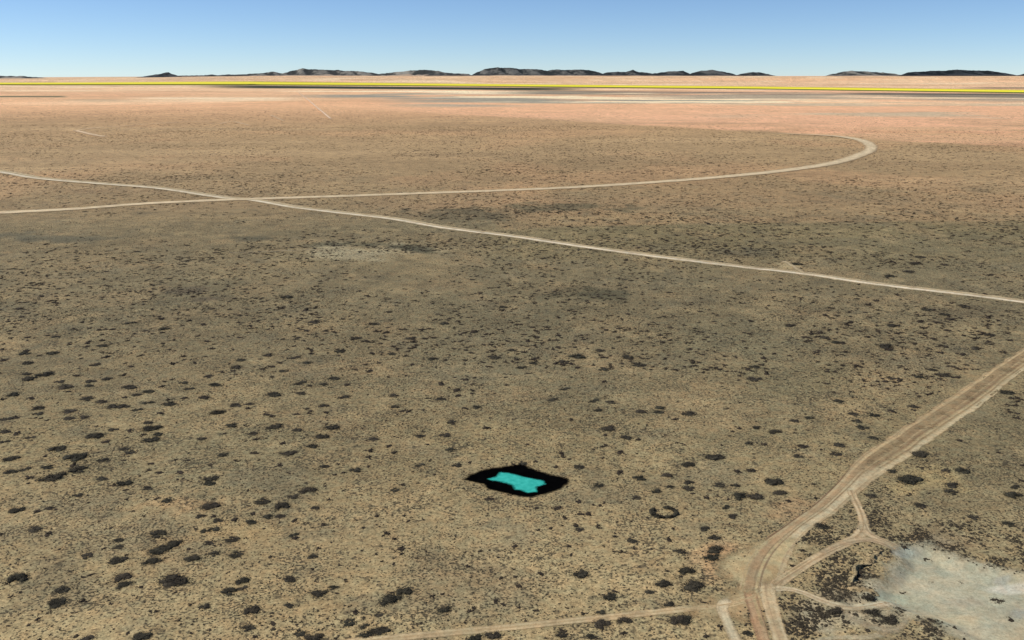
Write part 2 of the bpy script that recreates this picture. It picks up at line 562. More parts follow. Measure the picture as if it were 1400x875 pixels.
def prof(base, lines=(), edge=0.22, seed=0, veg=0.0, alpha=1.0, dip=0.0):
    """lines: (centre u, half width, colour, strength, relief)"""
    def f(U, AL, x, y):
        n = len(U)
        col = np.tile(np.array(base, float), (n, 1))
        w_ = 0.05 * (vnoise(AL, AL * 0, 9, seed + 1) - 0.5)
        dz = -dip * np.sin(np.pi * np.clip(U, 0, 1)) ** 2
        for (c, hw, lc, k, rel) in lines:
            m = sstep(1.0, 0.35, np.abs(U + w_ - c) / hw)
            m = m * k * (0.6 + 0.8 * vnoise(AL, U * 3, 6, seed + 3))
            m = np.clip(m, 0, 1)
            col = col * (1 - m[:, None]) + np.array(lc, float) * m[:, None]
            dz = dz + rel * m
        st = vnoise(U * 14 + 0.6 * vnoise(AL, AL * 0, 15, seed + 11), AL / 26, 1.0, seed + 13)
        col = col * (0.90 + 0.12 * fbm(x, y, 4, seed + 5, 3) + 0.10 * st)[:, None]
        pt = sstep(0.6, 0.75, fbm(x, y, 3.2, seed + 15, 3)) * 0.35
        col = col * (1 - pt[:, None]) + np.array((150, 130, 100), float) * pt[:, None]
        nn = 0.22 * (fbm(x, y, 4, seed + 7, 4) - 0.5)
        e = np.minimum(U, 1 - U) * 1.0 + nn
        a = sstep(0.0, edge, e) * alpha
        if veg > 0:
            a = a * (1 - veg * sstep(0.48, 0.62, fbm(x, y, 2.5, seed + 9, 3)) * sstep(0.2, 0.4, e))
        a = np.where((U < 1e-6) | (U > 1 - 1e-6), 0, a)
        return col, a, dz
    return f


PALE = (184, 168, 132); TAN = (172, 152, 114); WARM = (172, 138, 104); BROWN = (134, 108, 82); CREAM = (206, 192, 160)

# far graded road with its hairpin
track("dirt_road", [(-60, 294), (0, 291), (100, 286), (200, 278.5), (320, 273), (450, 269), (560, 265), (700, 260), (800, 255.5), (900, 249),
                    (1000, 241), (1080, 232.5), (1140, 223), (1172, 213.5), (1190, 205), (1187, 197), (1172, 191), (1146, 187), (1105, 184.5), (1060, 183), (1010, 181)],
      [22, 22, 20, 20, 20, 20, 20, 20, 21, 22, 24, 26, 26, 26, 23, 25, 28, 26, 16, 12, 8],
      prof((206, 184, 148), [(0.5, 0.3, (220, 200, 164), 0.8, 0)], 0.3, 301), ends=(0, 120), zoff=0.10)
# straight track that crosses it
track("dirt_track", [(-60, 230), (0, 235), (55, 244), (137, 251), (219, 257.5), (302, 269.5), (350, 274), (405, 283.5), (460, 290), (540, 299.5), (607, 311), (710, 324),
                     (813, 339), (940, 355.5), (1084, 372), (1204, 388.5), (1310, 401), (1400, 412.5), (1480, 424)],
      [19, 19, 18, 17, 16, 16, 15, 14, 14, 13, 12, 12, 11, 10.5, 10, 10, 9.5, 9, 9],
      prof((196, 178, 144), [(0.62, 0.22, (226, 212, 184), 0.95, -0.03), (0.22, 0.12, (192, 172, 136), 0.7, -0.02), (0.4, 0.08, (150, 130, 100), 0.7, 0.05)], 0.2, 311), zoff=0.07)
# double track that comes in from the right
MAIN_L = [(1500, 408), (1400, 476), (1330, 523), (1249, 577), (1204, 606), (1170, 632), (1149, 657), (1122, 684), (1081, 715), (1043, 742), (1022, 766), (1012, 794), (1006, 815)]
MAIN_R = [(1500, 432), (1400, 505), (1350, 546), (1306, 578), (1259, 611), (1214, 642), (1178, 668), (1138, 703), (1103, 728), (1079, 758), (1070, 784), (1066, 802), (1064, 822)]


def main_profile(U, AL, x, y):
    px, py = proj(x, y)
    up = sstep(665, 625, py)           # two ruts with a grown-over strip between them
    a1 = prof(TAN, [(0.14, 0.12, (192, 168, 128), 1.0, -0.08), (0.42, 0.2, (150, 128, 96), 0.85, 0.10), (0.60, 0.05, BROWN, 0.6, 0.05), (0.50, 0.025, (184, 162, 124), 0.8, -0.03), (0.69, 0.03, (190, 168, 130), 0.8, -0.03), (0.74, 0.02, (142, 118, 90), 0.7, 0.03), (0.86, 0.11, (204, 186, 148), 1.0, -0.08), (0.12, 0.02, (150, 126, 96), 0.7, 0.03), (0.25, 0.025, (140, 116, 88), 0.7, 0.03)], 0.12, 321, veg=0.35)
    a2 = prof((190, 170, 132), [(0.08, 0.05, (128, 104, 80), 1.0, -0.05), (0.30, 0.12, (178, 150, 114), 0.8, 0.02), (0.52, 0.025, (142, 120, 92), 0.9, 0.03), (0.18, 0.02, (198, 176, 138), 0.8, -0.02), (0.40, 0.02, (148, 124, 94), 0.7, 0.02), (0.46, 0.025, (202, 184, 146), 0.8, -0.02), (0.60, 0.02, (160, 140, 108), 0.6, 0.02), (0.84, 0.025, (158, 138, 108), 0.6, 0.02),
                                (0.68, 0.16, (204, 188, 152), 0.9, -0.05)], 0.10, 331)
    c1, al1, d1 = a1(U, AL, x, y); c2, al2, d2 = a2(U, AL, x, y)
    return c1 * up[:, None] + c2 * (1 - up)[:, None], al1 * up + al2 * (1 - up), d1 * up + d2 * (1 - up)


edge_track("dirt_track", MAIN_L, MAIN_R, main_profile, n=460, pad=0.12, ncol=41, zoff=0.12, ends=(0, 5))
# narrow bypass loop
track("dirt_track", [(1163, 668), (1167, 680), (1177, 701), (1181, 719), (1173, 733), (1149, 746), (1115, 764), (1082, 785), (1055, 803)],
      [2.8, 2.6, 2.6, 3.0, 3.6, 3.2, 3.0, 3.0, 3.4],
      prof((192, 168, 130), [(0.3, 0.14, (206, 184, 146), 0.9, -0.04), (0.72, 0.14, (210, 188, 150), 0.9, -0.04), (0.5, 0.09, (160, 136, 104), 0.6, 0.03)], 0.2, 341), zoff=0.20, ends=(2, 2))
track("dirt_track", [(1180, 716), (1184, 727), (1196, 735), (1212, 742), (1230, 752), (1240, 760)], [2.4, 3.2, 3.2, 3.0, 3.4, 4.0],
      prof((196, 176, 140), [(0.35, 0.1, (150, 130, 102), 0.7, 0.02)], 0.25, 351), zoff=0.24, ends=(1, 3))
track("dirt_track", [(1120, 758), (1150, 744), (1182, 738), (1206, 743), (1226, 754)], [2.0, 2.8, 3.2, 2.8, 3.0],
      prof((194, 172, 136), [(0.6, 0.12, (158, 136, 108), 0.7, 0.02)], 0.3, 353), zoff=0.28, ends=(2, 2))
# track along the lower edge into the pan
track("dirt_track", [(1050, 806), (1075, 805), (1096, 810), (1126, 822), (1150, 829), (1180, 830), (1215, 824), (1250, 822)], [3.0, 2.4, 2.4, 2.6, 3.2, 3.0, 3.0, 4.0],
      prof((194, 174, 138), [(0.35, 0.12, (208, 192, 158), 0.9, -0.03), (0.75, 0.12, (206, 190, 156), 0.8, -0.03), (0.5, 0.08, (160, 138, 110), 0.6, 0.02)], 0.24, 361), zoff=0.24, ends=(2, 4))
# track leaving to the lower left
track("dirt_track", [(1052, 803), (1034, 814), (992, 827), (935, 833), (813, 846), (710, 856.5), (607, 866), (504, 876), (420, 884), (250, 900), (60, 915), (-150, 930)], [4.0, 3.4, 2.6, 2.6, 2.6, 2.8, 3.0, 3.0, 3.0, 3.0, 3.0, 3.0],
      prof((190, 166, 126), [(0.3, 0.15, (202, 178, 138), 0.8, -0.04), (0.72, 0.15, (204, 182, 142), 0.8, -0.04), (0.5, 0.08, (168, 144, 108), 0.5, 0.03)], 0.24, 371), zoff=0.18, ends=(2, 0))
# three ways on towards the camera
track("dirt_track", [(1000, 818), (988, 829), (994, 850), (1004, 872), (1016, 895), (1030, 920), (1060, 1000), (1090, 1090)], [3.5, 3.0, 2.8, 2.8, 2.6, 2.6, 2.6, 2.6],
      prof((196, 176, 140), [(0.5, 0.3, (206, 190, 156), 0.8, -0.02)], 0.28, 381), zoff=0.22, ends=(2, 0))
track("dirt_track", [(1024, 805), (1029, 826), (1037, 852), (1045, 878), (1055, 910), (1090, 1000), (1125, 1090)], [3.4, 3.2, 3.0, 3.0, 3.0, 3.0, 3.0],
      prof((184, 150, 114), [(0.3, 0.16, (190, 160, 122), 0.7, -0.03), (0.8, 0.1, (160, 128, 98), 0.7, 0.02)], 0.24, 391), zoff=0.16, ends=(3, 0))
track("dirt_track", [(1048, 792), (1050, 815), (1055, 835), (1062, 858), (1072, 885), (1086, 915), (1125, 1000), (1165, 1090)], [4.2, 4.0, 3.6, 3.6, 3.6, 3.6, 3.6, 3.6],
      prof((194, 172, 134), [(0.25, 0.1, (204, 186, 150), 0.9, -0.03), (0.8, 0.1, (206, 188, 152), 0.8, -0.03), (0.55, 0.06, (156, 132, 104), 0.6, 0.03)], 0.2, 401), zoff=0.24, ends=(3, 0))
track("sandy_path", [(1148, 832), (1160, 843), (1178, 852), (1198, 859), (1220, 862), (1234, 854), (1242, 843), (1258, 834)], [2.0, 2.6, 3.2, 3.6, 3.2, 2.6, 2.4, 3.2],
      prof((190, 174, 142), [(0.5, 0.3, (196, 180, 148), 0.8, -0.02)], 0.45, 411, alpha=0.62), zoff=0.2, ends=(2, 2))
track("sandy_path", [(1100, 880), (1140, 872), (1180, 872), (1215, 866)], [2.0, 2.0, 2.4, 2.6], prof((194, 178, 144), [], 0.4, 415, alpha=0.75), zoff=0.16, ends=(3, 2))
# old wheel marks far off
FAINT = (232, 204, 168)
for pts, wd, c in (([(104, 179), (122, 183.5), (143, 187.5)], 22, FAINT), ([(104, 179), (130, 175.5), (180, 172), (240, 168), (300, 166)], 12, FAINT), ([(408, 127), (428, 143), (452, 163)], 13, (244, 216, 184)),
                   ([(370, 158), (388, 166)], 9, FAINT), ([(300, 170), (318, 167), (340, 172)], 9, FAINT),
                   ([(605, 325), (640, 321), (668, 317)], 3.0, (166, 148, 116)),
                   ([(1068, 357), (1078, 360), (1090, 368), (1100, 374)], 5.0, (188, 170, 136)), ([(70, 362), (120, 358), (170, 352)], 3.5, (160, 140, 108)),
                   ([(310, 346), (370, 344), (440, 341)], 3.0, (166, 152, 124))):
    track("wheel_track", pts, wd, prof(c, [], 0.45, 421, alpha=0.85), zoff=0.10, ends=(0.25 * wd, 0.25 * wd), ncol=7)


# ------------------------------------------------------------------ sheets with an irregular outline: clay pan and pond
def sheet(name, poly, res, colour, alpha_of, zoff, mat, noise_amp, noise_s, seed, flat=None, ext=3.0):
    P = np.array(poly)
    xs = np.arange(P[:, 0].min() - ext, P[:, 0].max() + ext, res)
    ys = np.arange(P[:, 1].min() - ext, P[:, 1].max() + ext, res)
    XX, YY = np.meshgrid(xs, ys)
    x, y = XX.ravel(), YY.ravel()
    s = poly_sdf(x, y, poly) + noise_amp * (fbm(x, y, noise_s, seed, 4) - 0.5)
    z = (height(x, y) if flat is None else np.full_like(x, flat)) + zoff
    a = alpha_of(s)
    nx, ny = len(xs), len(ys)
    i, j = np.meshgrid(np.arange(ny - 1), np.arange(nx - 1), indexing='ij')
    q = i * nx + j
    Q = np.stack([q, q + 1, q + nx + 1, q + nx], -1).reshape(-1, 4)
    Q = Q[(a[Q] > 0.02).any(1)]
    used = np.unique(Q)
    remap = np.zeros(len(x), int); remap[used] = np.arange(len(used))
    attrs = {"fade": a[used]}
    if colour is not None:
        attrs["soil"] = colour(x[used], y[used], s[used])
    return mesh_np(name, np.stack([x, y, z], -1)[used], remap[Q], mat, attrs)


def pan_colour(x, y, s):
    c = np.tile(np.array((172, 167, 146), float), (len(x), 1))
    for sc, seed, cc, k in ((16, 501, (186, 176, 152), 0.8), (9, 503, (162, 162, 148), 0.6), (5, 507, (186, 180, 160), 0.5), (22, 509, (182, 166, 138), 0.7)):
        m = sstep(0.48, 0.72, fbm(x, y, sc, seed, 5)) * k * 0.8
        c = c * (1 - m[:, None]) + np.array(cc, float) * m[:, None]
    px, py = proj(x, y)
    for (cx, cy, rx, ry, cc, k) in ((1388, 797, 40, 7, (200, 195, 184), 0.8), (1235, 752, 26, 7, (162, 165, 156), 0.7), (1222, 757, 16, 4, (196, 192, 178), 0.6),
                                    (1372, 787, 14, 4, (156, 156, 154), 0.5), (1395, 830, 14, 8, (154, 152, 148), 0.5), (1220, 812, 40, 10, (160, 166, 148), 0.6),
                                    (1320, 815, 40, 8, (158, 150, 134), 0.5), (1190, 827, 40, 5, (206, 196, 172), 0.8), (1290, 840, 80, 9, (196, 182, 152), 0.6)):
        d = ((px - cx) / rx) ** 2 + ((py - cy) / ry) ** 2 + 0.8 * (fbm(x, y, 4, 511, 3) - 0.5)
        m = sstep(1.2, 0.2, d) * k
        c = c * (1 - m[:, None]) + np.array(cc, float) * m[:, None]
    return lin(c * (0.92 + 0.1 * fbm(x, y, 3, 513, 3))[:, None]) * SOILK


link("clay_pan", sheet("clay_pan", PAN, 0.7, pan_colour, lambda s: sstep(-3.2, 2.4, s), 0.09, M_TRACK, 9.0, 8, 521, ext=7), kind="structure")


XING = W([(985, 768), (1008, 752), (1040, 736), (1078, 732), (1100, 742), (1092, 768), (1086, 785), (1066, 797), (1082, 812), (1076, 842), (1060, 860), (1020, 850), (985, 848), (950, 838), (955, 828), (990, 815), (1000, 798), (975, 785)])


def xing_colour(x, y, s):
    c = np.tile(np.array((176, 160, 126), float), (len(x), 1))
    for sc, seed, cc, k in ((7, 551, (178, 162, 130), 0.8), (4, 553, (152, 134, 104), 0.7), (2.5, 557, (168, 142, 108), 0.6)):
        m = sstep(0.5, 0.66, fbm(x, y * 0.5, sc, seed, 4)) * k
        c = c * (1 - m[:, None]) + np.array(cc, float) * m[:, None]
    return lin(c * (0.93 + 0.1 * fbm(x, y, 2, 559, 3))[:, None]) * SOILK


link("bare_ground", sheet("bare_ground", XING, 0.5, xing_colour, lambda s: sstep(-3.0, 3.5, s), 0.055, M_TRACK, 6.0, 5, 561, ext=4), kind="structure")


def fuzzy_material(name, dark, light, spec):
    t = NT(name)
    n = t.noise(0.7, 4, 0.6)
    t.l(t.mix(t.maprange(n, 0.35, 0.65, 0, 1), dark, light), t.b.inputs["Base Color"])
    t.b.inputs["Specular IOR Level"].default_value = spec
    t.b.inputs["Roughness"].default_value = 0.8
    a = t.attr("fade").outputs["Fac"]
    nz = t.noise(1.6, 3, 0.6)
    v = t.math('ADD', a, t.math('MULTIPLY', t.math('SUBTRACT', nz, 0.5), 0.55))
    t.l(t.maprange(v, 0.12, 0.88, 0, 1), t.b.inputs["Alpha"])
    return t.m


M_LINER = fuzzy_material("black_liner", (0.0012, 0.0012, 0.0014), (0.0022, 0.0021, 0.0022), 0.0)
M_CYAN = fuzzy_material("turquoise_water", (0.028, 0.38, 0.30), (0.055, 0.50, 0.40), 0.05)
pc = np.array(POND).mean(0)
pond = link("pond", None)
pond.location = (pc[0], pc[1], 0)
pond["label"] = "ragged turquoise pond inside a black diamond-shaped surround on the scrub plain"
pond["category"] = "pond"
lin_me = sheet("black_surround", POND, 0.3, None, lambda s: sstep(-0.9, 1.0, s), 0.12, M_LINER, 1.0, 1.4, 531, ext=2)
wat_me = sheet("pond_water", WATER, 0.22, None, lambda s: sstep(-0.85, 0.7, s), 0.20, M_CYAN, 0.6, 1.2, 541, flat=-0.45, ext=1.5)
for nm, me_, lb in (("black_surround", lin_me, "black surround"), ("pond_water", wat_me, "turquoise water")):
    o = link(nm, me_, pond, label=lb)
    o.location = (-pc[0], -pc[1], 0)

# ------------------------------------------------------------------ yellow line across the far plain
t = NT("yellow_paint")
t.l(t.mix(t.noise(0.0016, 3), (0.84, 0.72, 0.03), (0.86, 0.75, 0.07)), t.b.inputs["Base Color"])
M_YELLOW = t.m
t = NT("green_margin")
t.l(t.mix(t.noise(0.002, 3), (0.10, 0.13, 0.02), (0.20, 0.22, 0.05)), t.b.inputs["Base Color"])
M_MARGIN = t.m


def far_strip(name, pts, mat, zoff, thick):
    """pts: (pixel x, upper y, lower y)"""
    P = np.array(pts, float)
    xs = np.arange(P[0, 0], P[-1, 0] + 1, 10)
    rows = []
    for k in range(4):
        f = k / 3
        yy = np.interp(xs, P[:, 0], P[:, 1]) * (1 - f) + np.interp(xs, P[:, 0], P[:, 2]) * f
        x, y, z = at(xs, yy)
        rows.append(np.stack([x, y, z + zoff], -1))
    V = np.concatenate(rows)
    n = len(xs)
    i, j = np.meshgrid(np.arange(3), np.arange(n - 1), indexing='ij')
    a = i * n + j
    Q = np.stack([a + n, a + n + 1, a + 1, a], -1).reshape(-1, 4)
    # a skirt gives the sheet its thickness
    lo = V.copy(); lo[:, 2] -= thick
    m = len(V)
    j = np.arange(n - 1)
    sk = [np.stack([3 * n + j + m, 3 * n + j + 1 + m, 3 * n + j + 1, 3 * n + j], -1), np.stack([j, j + 1, j + 1 + m, j + m], -1)]
    return mesh_np(name, np.concatenate([V, lo]), [Q] + sk, mat, smooth=False)


LINE = [(-120, 113.8, 115.9), (0, 113.9, 116.0), (350, 114.0, 116.1), (520, 114.8, 117.0), (700, 116.2, 118.4), (1050, 119.7, 122.0), (1400, 124.6, 127.2), (1530, 126.4, 129.0)]
ln = link("boundary_line", None)
x_, y_, z_ = at(700, 117.5)
ln.location = (x_[0], y_[0], 0)
ln["label"] = "thin bright yellow boundary line crossing the far plain from edge to edge"
ln["category"] = "boundary line"
for nm, me_ in (("yellow_stripe", far_strip("yellow_stripe", LINE, M_YELLOW, 9.0, 8.0)),
                ("green_margin", far_strip("green_margin", [(a, b - 0.25, c + 0.45) for a, b, c in LINE], M_MARGIN, 6.0, 5.5))):
    o = link(nm, me_, ln)
    o.location = (-x_[0], -y_[0], 0)

# ------------------------------------------------------------------ hills on the horizon
t = NT("hill_rock")
oi = t.attr("sand").outputs["Fac"]
n = t.noise(0.009, 5, 0.75)
lt = t.mix(t.maprange(t.attr('tone').outputs['Fac'], -0.5, 0.15, 0, 1), (0.055, 0.060, 0.062), (0.30, 0.275, 0.22))
sp = t.attr('spur').outputs['Fac']
mx = t.math('ADD', n, t.math('MULTIPLY', t.math('SUBTRACT', sp, 0.45), 0.45))
rock = t.mix(t.maprange(mx, 0.42, 0.66, 0, 1), t.mix(t.maprange(t.attr('tone').outputs['Fac'], -0.5, 0.1, 0, 1), (0.012, 0.016, 0.017), (0.050, 0.052, 0.046)), lt)
f = t.maprange(t.math('ADD', oi, t.math('MULTIPLY', t.math('SUBTRACT', t.noise(0.0022, 4, 0.65), 0.5), 1.1)), 0.4, 0.62, 0, 1)
t.l(t.mix(f, rock, (0.40, 0.30, 0.21)), t.b.inputs["Base Color"])
M_HILL = t.m


def hill(pts, D, sandy, seed, depth=2600, dark=1.0):
    P = np.array(pts, float)
    xs = np.arange(P[0, 0], P[-1, 0] + 0.01, 0.6)
    ys = np.interp(xs, P[:, 0], P[:, 1])
    ext = np.minimum(xs - xs[0], xs[-1] - xs)
    ys = ys - 0.9 * sstep(0, 10, ext) - (1.5 * (fbm(xs, xs * 0 + seed, 5, seed + 1, 3) - 0.5)) * sstep(0, 8, ext)
    nv = 26
    v = np.linspace(0, 1, nv)
    rows = []; sand = []; spur = []
    for k, vv in enumerate(v):
        d = D + (vv - 0.5) * depth
        x = (xs - CX) / F * CP * D
        x = x + 0 * d
        dist = np.sqrt(x * x + d * d)
        g = height(x, np.full_like(x, d))
        top = CAMH + (HOR - ys) * D / F * CP ** 2
        crest = np.maximum(top - g, 0)
        p = (vv / 0.55) ** 1.25 if vv < 0.55 else ((1 - vv) / 0.45) ** 1.1
        # gullies run down the face
        gl = np.abs(vnoise(x + 0.35 * d, np.full_like(x, d) * 0.25, 230, seed) - 0.5) * 2
        g2 = fbm(x, np.full_like(x, d), 420, seed + 3, 4) - 0.5
        spur.append(np.clip(gl + 0.9 * (fbm(x, np.full_like(x, d), 110, seed + 5, 3) - 0.5), 0, 1))
        mod = 1 - (1 - p) * p * 4 * (0.55 * (1 - gl) + 0.25) + 0.25 * p * (1 - p) * 4 * g2
        z = g - 8 + (crest + 8) * p * np.clip(mod, 0.05, 1.15) + (26 * (fbm(x, np.full_like(x, d), 240, seed + 7, 3) - 0.5) if 0.5 < vv < 0.62 else 0) * sstep(0, 12, ext)
        rows.append(np.stack([x, np.full_like(x, d), z], -1))
        sand.append(np.full(len(xs), np.clip(sandy + 0.95 - 1.35 * p, -0.6, 1.0)))
    V = np.concatenate(rows); n_ = len(xs)
    i, j = np.meshgrid(np.arange(nv - 1), np.arange(n_ - 1), indexing='ij')
    a = i * n_ + j
    Q = np.stack([a, a + 1, a + n_ + 1, a + n_], -1).reshape(-1, 4)
    link("hill", mesh_np("hill", V, Q, M_HILL, {"sand": np.concatenate(sand), "tone": np.full(len(V), sandy), "spur": np.concatenate(spur)}), kind="structure")


HILLS = [
    ([(192, 105), (207, 103), (222, 100.3), (228, 99.6), (233, 102), (246, 104.5)], 25000, -0.45),
    ([(-60, 104.5), (0, 104), (25, 104.6), (60, 107)], 30000, 0.35),
    ([(235, 104.5), (290, 103), (330, 102), (355, 100.8), (372, 97.8), (380, 100), (386, 101), (396, 103.5)], 27000, -0.1),
    ([(376, 103.5), (390, 99), (400, 96), (412, 93.6), (440, 95.5), (465, 96.3), (475, 97.2), (490, 98), (515, 101), (528, 103.5)], 25000, 0.0),
    ([(505, 103), (530, 99.8), (560, 97), (580, 95.2), (592, 96.5), (605, 99), (622, 103)], 27500, 0.28),
    ([(580, 103), (605, 100), (625, 101), (640, 101.5), (648, 104)], 24000, -0.1),
    ([(642, 104), (653, 98), (662, 94.6), (677, 92), (690, 93), (705, 93.5), (730, 95), (740, 95.6), (748, 97), (756, 95.4), (775, 95.2), (795, 95), (810, 97), (820, 99.5), (832, 103)], 26000, -0.25),
    ([(815, 103), (832, 99.5), (845, 98), (856, 98.6), (866, 95.2), (874, 98.6), (890, 100.5), (900, 103)], 27000, -0.3),
    ([(885, 103), (898, 100.5), (915, 98.3), (935, 97), (941, 99.5), (950, 103)], 26500, -0.3),
    ([(938, 103), (950, 99.5), (962, 97.2), (975, 95.3), (990, 98.3), (1002, 101.2), (1012, 103.5)], 25500, -0.35),
    ([(1005, 103.5), (1015, 101.5), (1025, 100.2), (1036, 98.8), (1048, 100.5), (1062, 104)], 26500, -0.3),
    ([(1130, 104), (1142, 101.2), (1152, 99), (1167, 96.8), (1180, 97.8), (1200, 99), (1225, 101.3), (1242, 104)], 26500, -0.05),
    ([(1232, 104), (1240, 101), (1252, 98.5), (1265, 97.5), (1285, 97.3), (1300, 96.5), (1312, 95), (1320, 95.2), (1340, 97), (1350, 96.6), (1362, 97.8), (1378, 100), (1388, 102), (1396, 104)], 24500, -0.75),
    ([(1388, 104), (1396, 103), (1406, 100.5), (1440, 97), (1480, 99), (1510, 104)], 25500, -0.6),
]
for k, (pts, D, sandy) in enumerate(HILLS):
    hill(pts, D, sandy, 601 + 13 * k)


# ------------------------------------------------------------------ plants
def ico_dome(rnd, sub):
    """rough dome of triangles, unit radius, base at z = 0"""
    nlat, nlon = sub
    V = [(0, 0, 1.0)]
    for i in range(1, nlat + 1):
        a = i / nlat * math.pi / 2
        for j in range(nlon):
            b = 2 * math.pi * (j + 0.5 * (i % 2)) / nlon
            V.append((math.sin(a) * math.cos(b), math.sin(a) * math.sin(b), math.cos(a)))
    V = np.array(V)
    V *= rnd.uniform(0.72, 1.12, len(V))[:, None]
    V[:, 2] *= 0.9
    T = [(0, 1 + j, 1 + (j + 1) % nlon) for j in range(nlon)]
    for i in range(nlat - 1):
        o1 = 1 + i * nlon; o2 = o1 + nlon
        for j in range(nlon):
            T.append((o1 + j, o2 + j, o2 + (j + 1) % nlon)); T.append((o1 + j, o2 + (j + 1) % nlon, o1 + (j + 1) % nlon))
    return V, np.array(T)


def join(parts):
    V, T, o = [], [], 0
    for v, t_ in parts:
        V.append(v); T.append(t_ + o); o += len(v)
    return np.concatenate(V), np.concatenate(T)


def leaves(rnd, n, centre, rad, size):
    d = rnd.normal(size=(n, 3)); d[:, 2] = np.abs(d[:, 2]) * 0.9
    d /= np.linalg.norm(d, axis=1)[:, None]
    c = np.array(centre) + d * np.array(rad) * rnd.uniform(0.8, 1.42, n)[:, None]
    c[:, 2] = np.maximum(c[:, 2], 0.02)
    u = rnd.normal(size=(n, 3)); u /= np.linalg.norm(u, axis=1)[:, None]
    v = np.cross(u, d); v /= np.linalg.norm(v, axis=1)[:, None] + 1e-6
    s = size * rnd.uniform(0.5, 1.4, n)[:, None]
    P = np.stack([c + u * s, c + v * s * 0.7, c - u * s * 0.8], 1)
    return P.reshape(-1, 3), np.arange(3 * n).reshape(-1, 3)


def shrub_geo(seed, clumps, dome, nleaf, lsize, ring=None):
    rnd = np.random.default_rng(seed)
    parts = []
    for k in range(clumps):
        if ring is not None:
            ang = ring[0] + (ring[1] - ring[0]) * k / max(1, clumps - 1)
            c = np.array([math.cos(ang) * 0.78, math.sin(ang) * 0.74, 0]); r = rnd.uniform(0.19, 0.29)
        elif clumps == 1:
            c = np.zeros(3); r = 0.85
        else:
            a = rnd.uniform(0, 2 * math.pi); q = rnd.uniform(0.1, 0.62)
            c = np.array([math.cos(a) * q, math.sin(a) * q, 0]); r = rnd.uniform(0.34, 0.55) * (1 - 0.3 * q)
        hz = r * rnd.uniform(0.8, 1.1) if ring is None else r * 1.5
        v, t_ = ico_dome(rnd, dome)
        parts.append((v * [r * .86, r * .86, hz * .86] + c, t_))
        if nleaf:
            parts.append(leaves(rnd, nleaf, c, (r, r, hz), lsize))
    V, T = join(parts)
    if ring is None:
        V[:, :2] -= (np.percentile(V[:, :2], 97, axis=0) + np.percentile(V[:, :2], 3, axis=0)) / 2
        V[:, 0] /= np.percentile(np.abs(V[:, 0]), 90); V[:, 1] /= np.percentile(np.abs(V[:, 1]), 90)
    return V, T


def tri_mesh(name, V, T, mat):
    V = V * [1, 1, 1]
    return mesh_np(name, V, T, mat, smooth=False)


BIG = [tri_mesh("crown", *shrub_geo(100 + k, 7, (3, 7), 120, 0.065), M_LEAF) for k in range(8)]
MED = [tri_mesh("shrub", *shrub_geo(200 + k, 4 + k % 3, (2, 7), 46, 0.095), M_LEAF) for k in range(10)]
RING = tri_mesh("crown", *shrub_geo(300, 19, (3, 6), 26, 0.05, (-3.75, 1.35)), M_LEAF)


def stem_mesh(seed):
    rnd = np.random.default_rng(seed)
    V, T = [], []
    for k in range(6):
        a = rnd.uniform(0, 2 * math.pi); q = rnd.uniform(0.3, 0.6)
        b = np.array([math.cos(a) * 0.06, math.sin(a) * 0.06, -0.05]); e = np.array([math.cos(a) * q, math.sin(a) * q, rnd.uniform(0.35, 0.55)])
        o = len(V)
        for p, rad in ((b, 0.045), (e, 0.015)):
            for j in range(4):
                V.append(p + [rad * math.cos(j * math.pi / 2), rad * math.sin(j * math.pi / 2), 0])
        for j in range(4):
            T += [(o + j, o + (j + 1) % 4, o + 4 + (j + 1) % 4), (o + j, o + 4 + (j + 1) % 4, o + 4 + j)]
    return tri_mesh("stem", np.array(V), np.array(T), M_STEM)


STEMS = [stem_mesh(400 + k) for k in range(3)]

